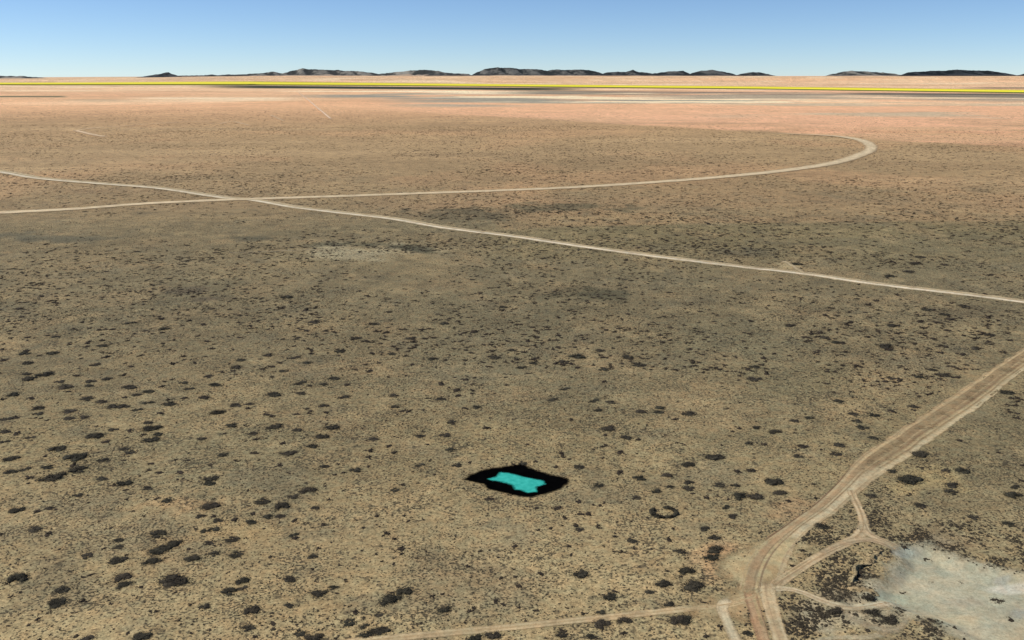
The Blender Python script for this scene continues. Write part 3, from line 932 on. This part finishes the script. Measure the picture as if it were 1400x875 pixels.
# where each countable shrub stands: tile origin, then x y width in enlarged pixels (2.917 per photograph pixel)
TILES = [
 ((0, 575), """20 45 45,70 52 35,120 68 40,130 50 30,20 85 40,232 112 58,380 62 65,450 38 40,420 85 30,605 32 65,570 58 30,632 55 40,603 77 60,520 40 30,925 20 45,980 20 25,1095 25 60,1325 28 58,1285 65 55,1010 52 45,1020 76 35,1185 38 45,1125 90 35,1245 103 50,1150 130 60,805 73 38,895 52 22,45 153 55,305 146 75,410 158 42,497 113 38,520 127 42,190 187 45,98 195 45,42 205 48,115 227 38,207 228 82,310 197 65,292 178 35,405 233 45,495 250 60,502 277 22,637 207 35,720 232 35,588 270 42,842 232 58,835 252 52,887 138 45,945 160 30,1015 130 35,1110 180 38,1295 183 42,1335 216 25,312 297 42,840 181 20,715 208 35,590 200 30,600 173 28,700 157 25,750 158 25,667 320 45,840 342 65,1048 323 60,1127 342 60,1170 303 45,1230 278 70,1297 260 20,1258 348 40,68 358 55,150 362 30,198 349 38,800 382 38,855 381 32,867 400 45,858 432 45,817 442 40,1000 405 50,935 396 35,1007 371 32,1070 382 45,1120 381 42,1175 398 28,1222 408 25,1293 415 30,137 435 52,195 454 38,630 452 65,695 494 60,640 517 80,610 562 62,768 550 58,832 488 42,928 474 58,943 535 55,855 532 45,475 477 40,475 504 40,470 558 60,505 536 20,347 540 52,1172 457 40,1247 543 38,5 453 25,72 630 72,695 638 108,492 625 60,497 655 55,912 682 60,967 640 55,965 668 45,1157 633 55,250 675 52,225 730 65,333 720 32,160 766 25,150 793 25,115 817 20,242 835 20,298 765 25,305 860 25,353 870 50,567 862 65,818 740 45,1005 757 60,1152 738 45,1195 848 50,990 828 50,1085 810 32,1042 812 30,1135 798 18,768 806 25,1280 830 30,1270 690 60,1250 868 70,835 835 20,1330 665 40"""),
 ((470, 575), """430 12 35,570 30 35,405 58 50,118 74 42,210 65 30,305 62 38,425 117 45,100 120 38,100 148 38,180 102 32,200 128 30,303 178 42,452 178 42,345 160 25,48 197 52,100 183 22,205 277 40,235 257 28,130 297 15,578 313 38,1055 33 62,1127 68 50,1175 76 28,1045 58 28,1105 128 38,875 142 35,866 130 30,848 186 30,937 186 48,1102 208 38,1180 230 52,1290 218 48,1018 258 45,1168 308 42,1247 282 42,1302 265 38,935 323 32,852 349 36,975 373 35,945 373 30,1362 175 25,1365 265 20,940 435 42,925 418 35,1018 423 35,1148 480 45,1298 475 32,1340 522 45,1112 525 35,825 430 25,898 502 22,945 613 62,1060 703 55,1083 682 30,1272 652 65,1220 684 40,1298 733 45,1355 600 45,1025 695 25,960 770 30,1027 764 40,135 420 36,165 453 36,228 512 38,228 530 28,325 520 24,190 512 16,343 596 26,685 625 24,605 612 16,785 612 30,610 722 32,243 682 65,188 715 80,402 755 55,510 754 38,355 702 28,142 773 40,22 808 52,85 820 42,145 840 75,90 855 55,50 765 35,768 757 30,890 748 18,725 800 20,300 810 25,595 857 65,520 870 60,1030 813 68,1122 798 62,1340 798 75,985 862 40,870 855 50,1115 850 35,1037 100 35,715 170 40,765 163 26"""),
 ((930, 575), """137 147 75,32 176 55,35 272 52,157 257 50,228 203 35,283 200 42,220 258 40,373 245 70,398 288 55,240 302 62,298 303 62,105 308 30,275 92 38,332 95 28,490 104 48,470 142 42,622 133 50,635 98 50,728 30 48,305 28 38,378 45 55,238 32 30,770 70 45,12 95 28,35 247 40,182 346 40,210 382 42,98 432 42,137 467 50,10 525 30,140 515 66,125 545 60,30 600 62,55 660 80,20 795 60,25 548 25,917 237 88,958 135 62,955 187 30,1060 200 38,1127 200 50,1087 258 52,1080 285 52,958 340 45,1172 388 40,1308 412 40,1330 298 62,1335 265 38,1360 240 30,1365 178 25,845 203 38,765 300 40,565 422 55,485 520 30,700 432 25,450 580 30,1115 80 25,1270 128 20,890 690 30,1013 665 30,1122 648 24,1003 648 20,1265 720 45,1320 796 35,985 535 28,890 502 30,750 700 55,765 765 60,830 795 70,620 760 60,450 750 40,160 825 35,270 815 36,272 848 40,1005 800 34"""),
 ((0, 280), """640 455 38,655 496 42,520 472 42,760 348 36,755 462 25,865 192 28,595 220 35,455 213 28,1140 293 28,1190 215 28,165 365 30,75 415 35,195 385 25,290 550 35,210 592 42,220 527 38,410 563 42,408 540 32,423 608 35,352 552 30,380 638 40,450 497 30,395 500 28,695 633 35,770 617 32,730 605 30,845 574 32,920 524 35,790 523 28,827 545 25,650 553 25,995 483 25,1070 600 45,1175 610 50,1225 630 40,1080 646 35,1047 655 28,1130 664 40,1083 687 25,1045 684 25,960 620 40,943 648 50,930 662 25,832 684 38,885 668 20,820 655 15,1355 585 45,1335 693 50,1197 711 55,1290 717 40,1202 752 42,1235 722 25,1095 757 62,1290 802 42,1237 828 38,1220 813 28,1300 828 32,1180 836 28,1060 837 32,1085 842 30,995 795 38,990 812 30,940 800 48,870 828 60,815 769 48,755 734 42,860 718 50,733 710 38,735 771 32,790 750 22,845 750 22,677 795 55,677 777 28,595 745 45,592 790 48,545 758 40,520 728 58,548 818 42,640 832 32,655 705 22,645 725 28,497 768 28,450 805 50,490 806 50,405 786 42,348 774 50,355 722 38,360 706 42,425 695 40,305 682 28,487 680 30,260 728 60,240 705 40,275 745 25,180 677 60,115 695 50,105 675 40,110 632 42,55 757 48,125 772 30,15 775 25,275 825 50,275 853 45,335 848 42,153 812 50,155 833 40,155 850 38,25 855 45,65 848 30,95 595 45,15 620 35,10 577 25,105 583 30,590 870 40,525 645 28,1245 583 28,1310 592 28,1120 415 30,1220 420 36,1250 412 34,1145 368 50,1360 770 30,1255 468 50,1190 530 30"""),
 ((470, 280), """50 533 42,107 548 35,150 536 35,265 534 45,275 548 35,262 573 25,325 533 22,192 595 42,520 507 38,480 511 30,310 500 35,340 495 25,125 476 38,182 428 32,190 477 22,185 460 20,635 408 40,633 420 35,680 416 28,400 475 40,815 498 30,735 543 35,855 522 30,770 530 32,845 540 30,922 543 22,605 610 50,670 580 40,690 586 20,575 588 20,605 580 15,630 580 15,770 612 32,755 632 38,692 618 30,690 630 20,645 628 18,875 627 45,870 638 35,910 635 30,932 606 62,1022 582 45,1022 599 30,1065 602 18,1132 608 52,1182 608 30,1180 640 65,1108 633 30,1037 657 45,710 650 45,808 650 22,815 669 25,740 672 30,643 676 24,645 688 20,650 718 25,485 620 28,405 620 25,355 615 40,485 697 32,490 683 20,520 690 20,443 688 20,390 714 38,515 716 22,548 719 20,450 740 38,458 761 30,512 740 25,512 753 22,337 772 28,385 775 42,200 760 42,203 806 42,235 822 30,258 824 28,100 663 38,45 658 28,85 638 25,178 687 22,10 765 40,12 718 30,835 778 45,828 762 22,882 735 48,875 720 28,907 687 20,1040 706 30,998 782 45,1065 788 42,1015 820 40,1185 825 45,1260 810 45,1257 827 42,1322 857 32,1330 787 18,1060 442 28,1110 376 30,1300 350 28,60 345 25,527 190 22,1360 835 25,905 855 20,530 808 40,485 812 30,430 866 40"""),
 ((930, 280), """440 482 45,283 464 32,330 460 25,850 483 48,655 477 35,720 505 28,748 527 28,530 515 35,560 511 35,575 530 40,545 527 30,505 530 35,515 542 28,538 590 35,565 571 28,625 549 45,648 553 30,818 565 55,830 578 35,903 570 28,1050 565 35,957 467 35,1030 471 35,985 420 40,1055 438 45,1078 457 35,1130 405 40,1177 573 42,1235 520 38,1218 484 25,1170 532 35,1130 598 35,1317 541 30,1240 555 22,1195 517 25,48 624 38,220 608 28,335 613 38,297 648 45,325 638 30,298 697 62,32 833 52,98 695 20,630 784 42,695 767 28,762 775 32,690 835 40,775 840 48,705 862 42,845 824 35,930 805 40,905 755 25,983 755 28,843 693 38,855 708 25,952 687 38,1053 680 55,1005 659 38,1110 655 25,1175 657 25,455 862 40,515 850 42,597 860 25,648 641 28,1303 750 55,1335 772 38,1330 830 38,910 268 45,835 285 45,935 235 45,845 228 35,957 210 42,465 237 45,1240 280 30,1055 240 30,780 382 35,750 397 25,480 373 32,1345 850 30,1290 590 35,608 747 20,790 483 25,865 514 25"""),
]
SH = []
for (ox, oy), s in TILES:
    for e in s.split(","):
        a, b, c = [float(q) for q in e.split()]
        SH.append((ox + a / 2.917, oy + b / 2.917, c / 2.917))
SH = np.array(SH)
order = np.argsort(-SH[:, 2])
NSING = 299
singles = SH[order[:NSING]]
rest = SH[order[NSING:]]

# ---- labels: size, then where it stands measured from the nearest landmark in lengths of the pond
ANCH = [("the turquoise pond", 707, 657), ("the ring-shaped shrub", 908, 700), ("the track fork", 1162, 672), ("the track crossroads", 1043, 805)]
HAND = {(238, 794): "broadest dark shrub of the lower left, with a wide ragged crown",
        (1244, 656): "big dark shrub standing alone just right of the track fork",
        (977, 755): "dark two-lobed shrub on bare reddish soil left of the double track",
        (1058, 659): "big round dark shrub a little left of the track fork",
        (716, 634): "dark scrub touching the top corner of the black pond surround"}
NUM = "no one two three four five six seven eight nine ten eleven twelve thirteen".split()
RANK = "first second third fourth fifth sixth seventh eighth ninth tenth eleventh twelfth".split()


def where(x, y):
    nm, ax, ay = min(ANCH, key=lambda a: (a[1] - x) ** 2 + 4 * (a[2] - y) ** 2)
    i, j = round((x - ax) / 146), round((y - ay) / 46)
    h = "" if i == 0 else f"{NUM[abs(i)]} pond-length{'s' if abs(i) > 1 else ''} {'left' if i < 0 else 'right'}"
    v = "" if j == 0 else f"{NUM[abs(j)]} pond-height{'s' if abs(j) > 1 else ''} {'above' if j < 0 else 'below'}"
    if h and v: return f"{h}, {v} {nm}"
    if h: return f"{h} of {nm}"
    if v: return f"{v} {nm}"
    return f"right beside {nm}"


def size_word(wpx):
    return "broad" if wpx > 19 else ("mid-sized" if wpx > 14.5 else "small")


cells = {}
for k, s_ in enumerate(singles):
    cells.setdefault((size_word(s_[2]), where(s_[0], s_[1])), []).append(k)
labels = [""] * len(singles)
for (sz_, wh), ks in cells.items():
    ks.sort(key=lambda k: singles[k][0])
    for n_, k in enumerate(ks):
        if len(ks) == 1: labels[k] = f"only {sz_} dark shrub {wh}"
        elif n_ == len(ks) - 1: labels[k] = f"rightmost {sz_} shrub {wh}"
        elif n_ == 0: labels[k] = f"leftmost {sz_} shrub {wh}"
        else: labels[k] = f"{RANK[n_]} {sz_} shrub from left, {wh}"
for (hx, hy), l in HAND.items():
    k = int(np.argmin((singles[:, 0] - hx) ** 2 + (singles[:, 1] - hy) ** 2))
    if math.hypot(singles[k][0] - hx, singles[k][1] - hy) < 6: labels[k] = l

rnd = np.random.default_rng(11)
sx, sy, sz = at(singles[:, 0], singles[:, 1])
GRP = "dark shrubs scattered over the plain"
for k in range(len(singles)):
    d = math.sqrt(sx[k] ** 2 + sy[k] ** 2 + (CAMH - sz[k]) ** 2)
    wm = singles[k][2] * d / F * 1.02
    rx = wm / 2 * 0.88
    ry = rx * rnd.uniform(0.72, 1.0)
    rz = rx * rnd.uniform(0.5, 0.72)
    rot = rnd.uniform(-0.35, 0.35) + (math.pi if rnd.random() < 0.5 else 0)
    big = singles[k][2] > 18.5 and singles[k][1] > 560
    if big:
        o = link("shrub", None)
        c = link("crown", BIG[rnd.integers(len(BIG))], o); c.scale = (rx, ry, rz)
        c2 = link("stem", STEMS[rnd.integers(3)], o); c2.scale = (rx, ry, rz)
    else:
        o = link("shrub", MED[rnd.integers(len(MED))]); o.scale = (rx, ry, rz)
    o.location = (sx[k], sy[k], sz[k] - 0.04)
    o.rotation_euler = (0, 0, rot)
    o["label"] = labels[k]; o["category"] = "shrub"; o["group"] = GRP
# the ring-shaped shrub right of the pond
x_, y_, z_ = at(908, 701)
d = math.sqrt(x_[0] ** 2 + y_[0] ** 2 + CAMH ** 2)
o = link("shrub", None); o.location = (x_[0], y_[0], z_[0] - 0.04)
c = link("crown", RING, o); s_ = 41 * d / F / 2; c.scale = (s_, s_ * 0.9, s_ * 0.62)
for a in (-2.6, -1.2, 0.2):
    c = link("stem", STEMS[0], o); c.location = (math.cos(a) * s_ * 0.7, math.sin(a) * s_ * 0.64, 0); c.scale = (s_ * 0.5,) * 3
o["label"] = "ring-shaped dark shrub with bare soil in its middle, right of the pond"; o["category"] = "shrub"; o["group"] = GRP

# ------------------------------------------------------------------ plants nobody could count
SPX = np.concatenate([p[::2] for p in TRACK_PTS])


def off_tracks(x, y, margin):
    keep = np.ones(len(x), bool)
    for P in TRACK_PTS:
        lo = P[:, :2].min(0) - 12; hi = P[:, :2].max(0) + 12
        m = np.where((x > lo[0]) & (x < hi[0]) & (y > lo[1]) & (y < hi[1]))[0]
        if not len(m): continue
        for c0 in range(0, len(m), 4000):
            mm = m[c0:c0 + 4000]
            D = np.hypot(x[mm, None] - P[None, :, 0], y[mm, None] - P[None, :, 1]) - P[None, :, 2] * 0.78
            keep[mm] &= D.min(1) > margin
    s = np.full(len(x), -99.0)
    m = np.where((np.abs(x - 75) < 90) & (np.abs(y - 150) < 90))[0]
    s[m] = poly_sdf(x[m], y[m], PAN) + 5 * (fbm(x[m], y[m], 9, 521, 4) - 0.5)
    keep &= (s < 0.6) | (RNG.random(len(x)) < 0.012)
    m = np.where((np.abs(x - 2) < 40) & (np.abs(y - 215) < 40))[0]
    s2 = np.full(len(x), -99.0)
    s2[m] = poly_sdf(x[m], y[m], POND)
    return keep & (s2 < -0.2)


def scatter(name, templates, x, y, width, mat, label, cat, hz=(0.45, 0.75), stretch=(0.7, 1.0)):
    z = height(x, y) - 0.02
    n = len(x)
    which = RNG.integers(len(templates), size=n)
    rot = RNG.uniform(0, 2 * math.pi, n)
    hx = width / 2; hy = hx * RNG.uniform(*stretch, n); hh = hx * RNG.uniform(*hz, n)
    VV, TT, off = [], [], 0
    for k, (tv, tt) in enumerate(templates):
        m = np.where(which == k)[0]
        if not len(m): continue
        c, s = np.cos(rot[m])[:, None], np.sin(rot[m])[:, None]
        lx = tv[None, :, 0] * hx[m, None]; ly = tv[None, :, 1] * hy[m, None]
        V = np.stack([lx * c - ly * s + x[m, None], lx * s + ly * c + y[m, None], tv[None, :, 2] * hh[m, None] + z[m, None]], -1)
        T = tt[None] + (np.arange(len(m)) * len(tv))[:, None, None] + off
        VV.append(V.reshape(-1, 3)); TT.append(T.reshape(-1, 3)); off += len(m) * len(tv)
    me = mesh_np(name, np.concatenate(VV), np.concatenate(TT), mat, smooth=False)
    return link(name, me, kind="stuff", label=label, category=cat)


def fan_points(n, r0, r1, half=36.0, seed=0):
    g = np.random.default_rng(seed)
    r = np.sqrt(g.uniform(r0 * r0, r1 * r1, n)); a = np.radians(g.uniform(-half, half, n))
    return r * np.sin(a), r * np.cos(a)


# middle-distance shrubs too many and too small to list, with the smaller ones that were placed by eye
xs, ys, ws = [], [], []
rx_, ry_, rz_ = at(rest[:, 0], rest[:, 1])
dd = np.sqrt(rx_ ** 2 + ry_ ** 2 + CAMH ** 2)
xs.append(rx_); ys.append(ry_); ws.append(rest[:, 2] * dd / F * 0.9)
for n, r0, r1, w0, w1, seed in ((1700, 125, 330, 0.7, 2.0, 1), (10500, 300, 560, 1.1, 3.5, 2), (16000, 520, 1000, 1.6, 4.8, 3), (20000, 950, 1900, 2.2, 5.4, 4), (9000, 1800, 3000, 3.0, 6.0, 5)):
    x, y = fan_points(n, r0, r1, 36, seed)
    k = off_tracks(x, y, 0.5)
    dens = fbm(x, y, 55 if r1 < 600 else 120, 701, 3)
    k &= dens > RNG.uniform(0.25, 0.68, n)
    px, py = proj(x, y)
    e2 = np.interp(px, [430, 700, 919, 1187, 1400], [145, 160, 174, 190, 200.7])
    k &= ~((py < e2) & (RNG.random(n) < 0.7))
    x, y = x[k], y[k]
    xs.append(x); ys.append(y)
    ws.append(0.82 * (w0 + (w1 - w0) * np.random.default_rng(seed + 50).beta(1.4, 2.6, len(x))))
# bushes added to blacken the shade in the bank's hollow, others along it
hx, hy, hz0 = at([1176, 1180, 1184, 1174, 1188, 1194, 1199], [787, 785, 783, 791, 777, 769, 760])
xs.append(hx); ys.append(hy); ws.append(np.array([2.2, 2.4, 1.6, 1.4, 1.3, 1.5, 1.3]))
# denser thicket marks in the middle distance
for cx, cy, rx, ry, n, wd in ((810, 402, 60, 9, 60, 1.6), (560, 339, 60, 6, 80, 2.0), (470, 334, 50, 3, 40, 2.0), (760, 284, 90, 7, 120, 2.4), (640, 293, 80, 7, 90, 2.4), (255, 400, 40, 6, 45, 1.6),
                              (1030, 345, 60, 7, 60, 1.8)):
    g = np.random.default_rng(int(cx))
    a = g.uniform(0, 6.28, n); q = np.sqrt(g.random(n))
    x, y, z = at(cx + rx * q * np.cos(a), cy + ry * q * np.sin(a))
    k = off_tracks(x, y, 0.3)
    xs.append(x[k]); ys.append(y[k]); ws.append(wd * g.uniform(0.5, 1.2, k.sum()))
tmpl = [shrub_geo(500 + k, 2 + k % 3, (2, 5), 5, 0.28) for k in range(8)]
XA, YA, WA = np.concatenate(xs), np.concatenate(ys), np.concatenate(ws)
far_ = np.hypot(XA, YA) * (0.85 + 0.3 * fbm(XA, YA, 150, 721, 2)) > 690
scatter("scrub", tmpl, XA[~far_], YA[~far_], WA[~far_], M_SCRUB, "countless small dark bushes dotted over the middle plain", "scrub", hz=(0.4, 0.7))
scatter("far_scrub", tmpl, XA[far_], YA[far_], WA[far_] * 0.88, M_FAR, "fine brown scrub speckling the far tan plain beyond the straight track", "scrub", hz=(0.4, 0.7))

# small tufts
tt_ = []
for k in range(8):
    rr_ = np.random.default_rng(800 + k)
    tt_.append(join([ico_dome(rr_, (1, 5)), leaves(rr_, 5, (0, 0, 0), (0.9, 0.9, 0.8), 0.35)]))
xs, ys, ws = [], [], []
for n, r0, r1, w0, w1, seed in ((52000, 118, 260, 0.18, 0.85, 11), (52000, 240, 430, 0.3, 1.15, 12), (16000, 400, 700, 0.6, 1.5, 13)):
    x, y = fan_points(n, r0, r1, 36, seed)
    dens = 0.6 * fbm(x, y, 16, 711, 3) + 0.4 * fbm(x, y, 60, 713, 3)
    k = off_tracks(x, y, 0.05) & (dens > RNG.uniform(0.3, 0.66, n))
    x, y = x[k], y[k]
    xs.append(x); ys.append(y); ws.append(w0 + (w1 - w0) * np.random.default_rng(seed + 50).beta(1.2, 3.2, len(x)))
# thick growth beside the tracks and round the pan
for cx, cy, rx, ry, n, wd in ((1130, 738, 40, 36, 1300, 0.95), (1110, 842, 60, 38, 1900, 1.0), (1150, 800, 50, 22, 900, 0.9), (1290, 738, 80, 20, 2200, 0.9), (1375, 758, 40, 22, 1300, 0.9), (1212, 838, 26, 12, 500, 1.1),
                              (1290, 862, 50, 15, 900, 1.0), (1185, 775, 36, 18, 800, 0.95), (1200, 705, 28, 30, 800, 0.85), (1025, 850, 6, 30, 60, 0.8), (1050, 850, 3, 30, 60, 0.7), (1060, 870, 30, 12, 60, 0.6),
                              (690, 660, 110, 45, 300, 0.6), (560, 860, 200, 20, 400, 0.7)):
    g = np.random.default_rng(int(cx * 7 + cy))
    x, y, z = at(cx + rx * 0.62 * g.normal(size=n), cy + ry * 0.62 * g.normal(size=n))
    k = off_tracks(x, y, 0.0) & (fbm(x, y, 6, 717, 3) > g.uniform(0.3, 0.62, n))
    xs.append(x[k]); ys.append(y[k]); ws.append(wd * 0.3 + wd * 1.3 * g.beta(1.2, 3.0, k.sum()))
scatter("grass_tufts", tt_, np.concatenate(xs), np.concatenate(ys), np.concatenate(ws), M_TUFT, "tiny dry dark tufts peppered over the pale near ground", "tufts", hz=(0.5, 0.9))


# ------------------------------------------------------------------ eroded bank with a hollow at the edge of the pan
def bank(pts, seed, hollow_at, hollow_w, h_top, depth):
    x, y, z = at([p[0] for p in pts], [p[1] for p in pts])
    P = catmull(np.column_stack([x, y, z]), lambda p: 0.35)
    Tn = np.gradient(P[:, :2], axis=0); Tn /= np.linalg.norm(Tn, axis=1)[:, None]
    N = np.column_stack([-Tn[:, 1], Tn[:, 0]])       # towards the pan
    if N[len(N) // 2, 0] < 0: N = -N
    s = np.linspace(0, 1, len(P))
    g = np.random.default_rng(seed)
    hol = np.exp(-((s - hollow_at) / hollow_w) ** 2)
    env = sstep(0, 0.12, s) * sstep(1, 0.88, s)
    nz = fbm(s * 40, s * 0, 3, seed, 3) - 0.5
    rowsd = [(-2.0, -0.2), (-1.2, 0.3), (-0.5, 0.8), (0.1, 1.0), (0.25, 0.86), (-0.1, 0.72), (0, 0.55), (0.35, 0.5), (0.3, 0.3), (0.8, 0.22), (0.9, -0.1), (1.6, -0.35), (2.4, -0.8)]
    V = []
    for k, (off, hh) in enumerate(rowsd):
        o_ = np.full(len(P), off) + nz * 1.2 + 0.5 * (fbm(s * 40 + k * 3.1, s * 0 + k, 1.2, seed + k, 2) - 0.5)
        if 5 <= k <= 8: o_ = o_ - depth * hol
        if k in (2, 3, 4): o_ = o_ - depth * 0.8 * hol
        hz_ = hh * h_top * env * (0.04 + 0.96 * np.maximum(sstep(0.5, 0.62, fbm(s * 40, s * 0 + 3, 2.2, seed + 4, 2)), hol)) * (0.75 + 0.6 * (fbm(s * 40, s * 0 + 5, 4, seed + 9, 2))) * (1 + 0.35 * hol if 2 <= k <= 4 else 1)
        if hh < 0: hz_ = np.full(len(P), hh * 0.5)
        if 6 <= k <= 10: hz_ = hz_ - 1.3 * hol * (1.0 if k < 10 else 0.5)
        xx = P[:, 0] + N[:, 0] * o_; yy = P[:, 1] + N[:, 1] * o_
        V.append(np.stack([xx, yy, height(P[:, 0], P[:, 1]) * 0.5 + height(xx, yy) * 0.5 + hz_], -1))
    V = np.concatenate(V); n_ = len(P)
    i, j = np.meshgrid(np.arange(len(rowsd) - 1), np.arange(n_ - 1), indexing='ij')
    a = i * n_ + j
    Q = np.stack([a, a + 1, a + n_ + 1, a + n_], -1).reshape(-1, 4)
    c = lin(np.array((150, 134, 106))) * SOILK
    col = np.tile(c, (len(V), 1)) * (0.8 + 0.4 * fbm(V[:, 0], V[:, 1] + V[:, 2], 0.8, seed, 3))[:, None]
    return mesh_np("bank", V, Q, M_BANK, {"soil": col}, smooth=False)


M_BANK = dirt_material("bank_earth", True, False)
bk = link("earth_bank", bank([(1206, 752), (1196, 762), (1191, 773), (1182, 784), (1172, 793), (1160, 800)], 901, 0.66, 0.17, 0.8, 2.4))
bk["label"] = "crumbling earth bank with a dark hollow at the clay pan's left edge"; bk["category"] = "earth bank"
bk2 = link("earth_bank", bank([(1196, 806), (1186, 806), (1174, 805), (1162, 803), (1150, 799)], 907, 0.5, 0.3, 0.35, 0.4))
bk2["label"] = "low grooved earth bank just below the one with the dark hollow"; bk2["category"] = "earth bank"
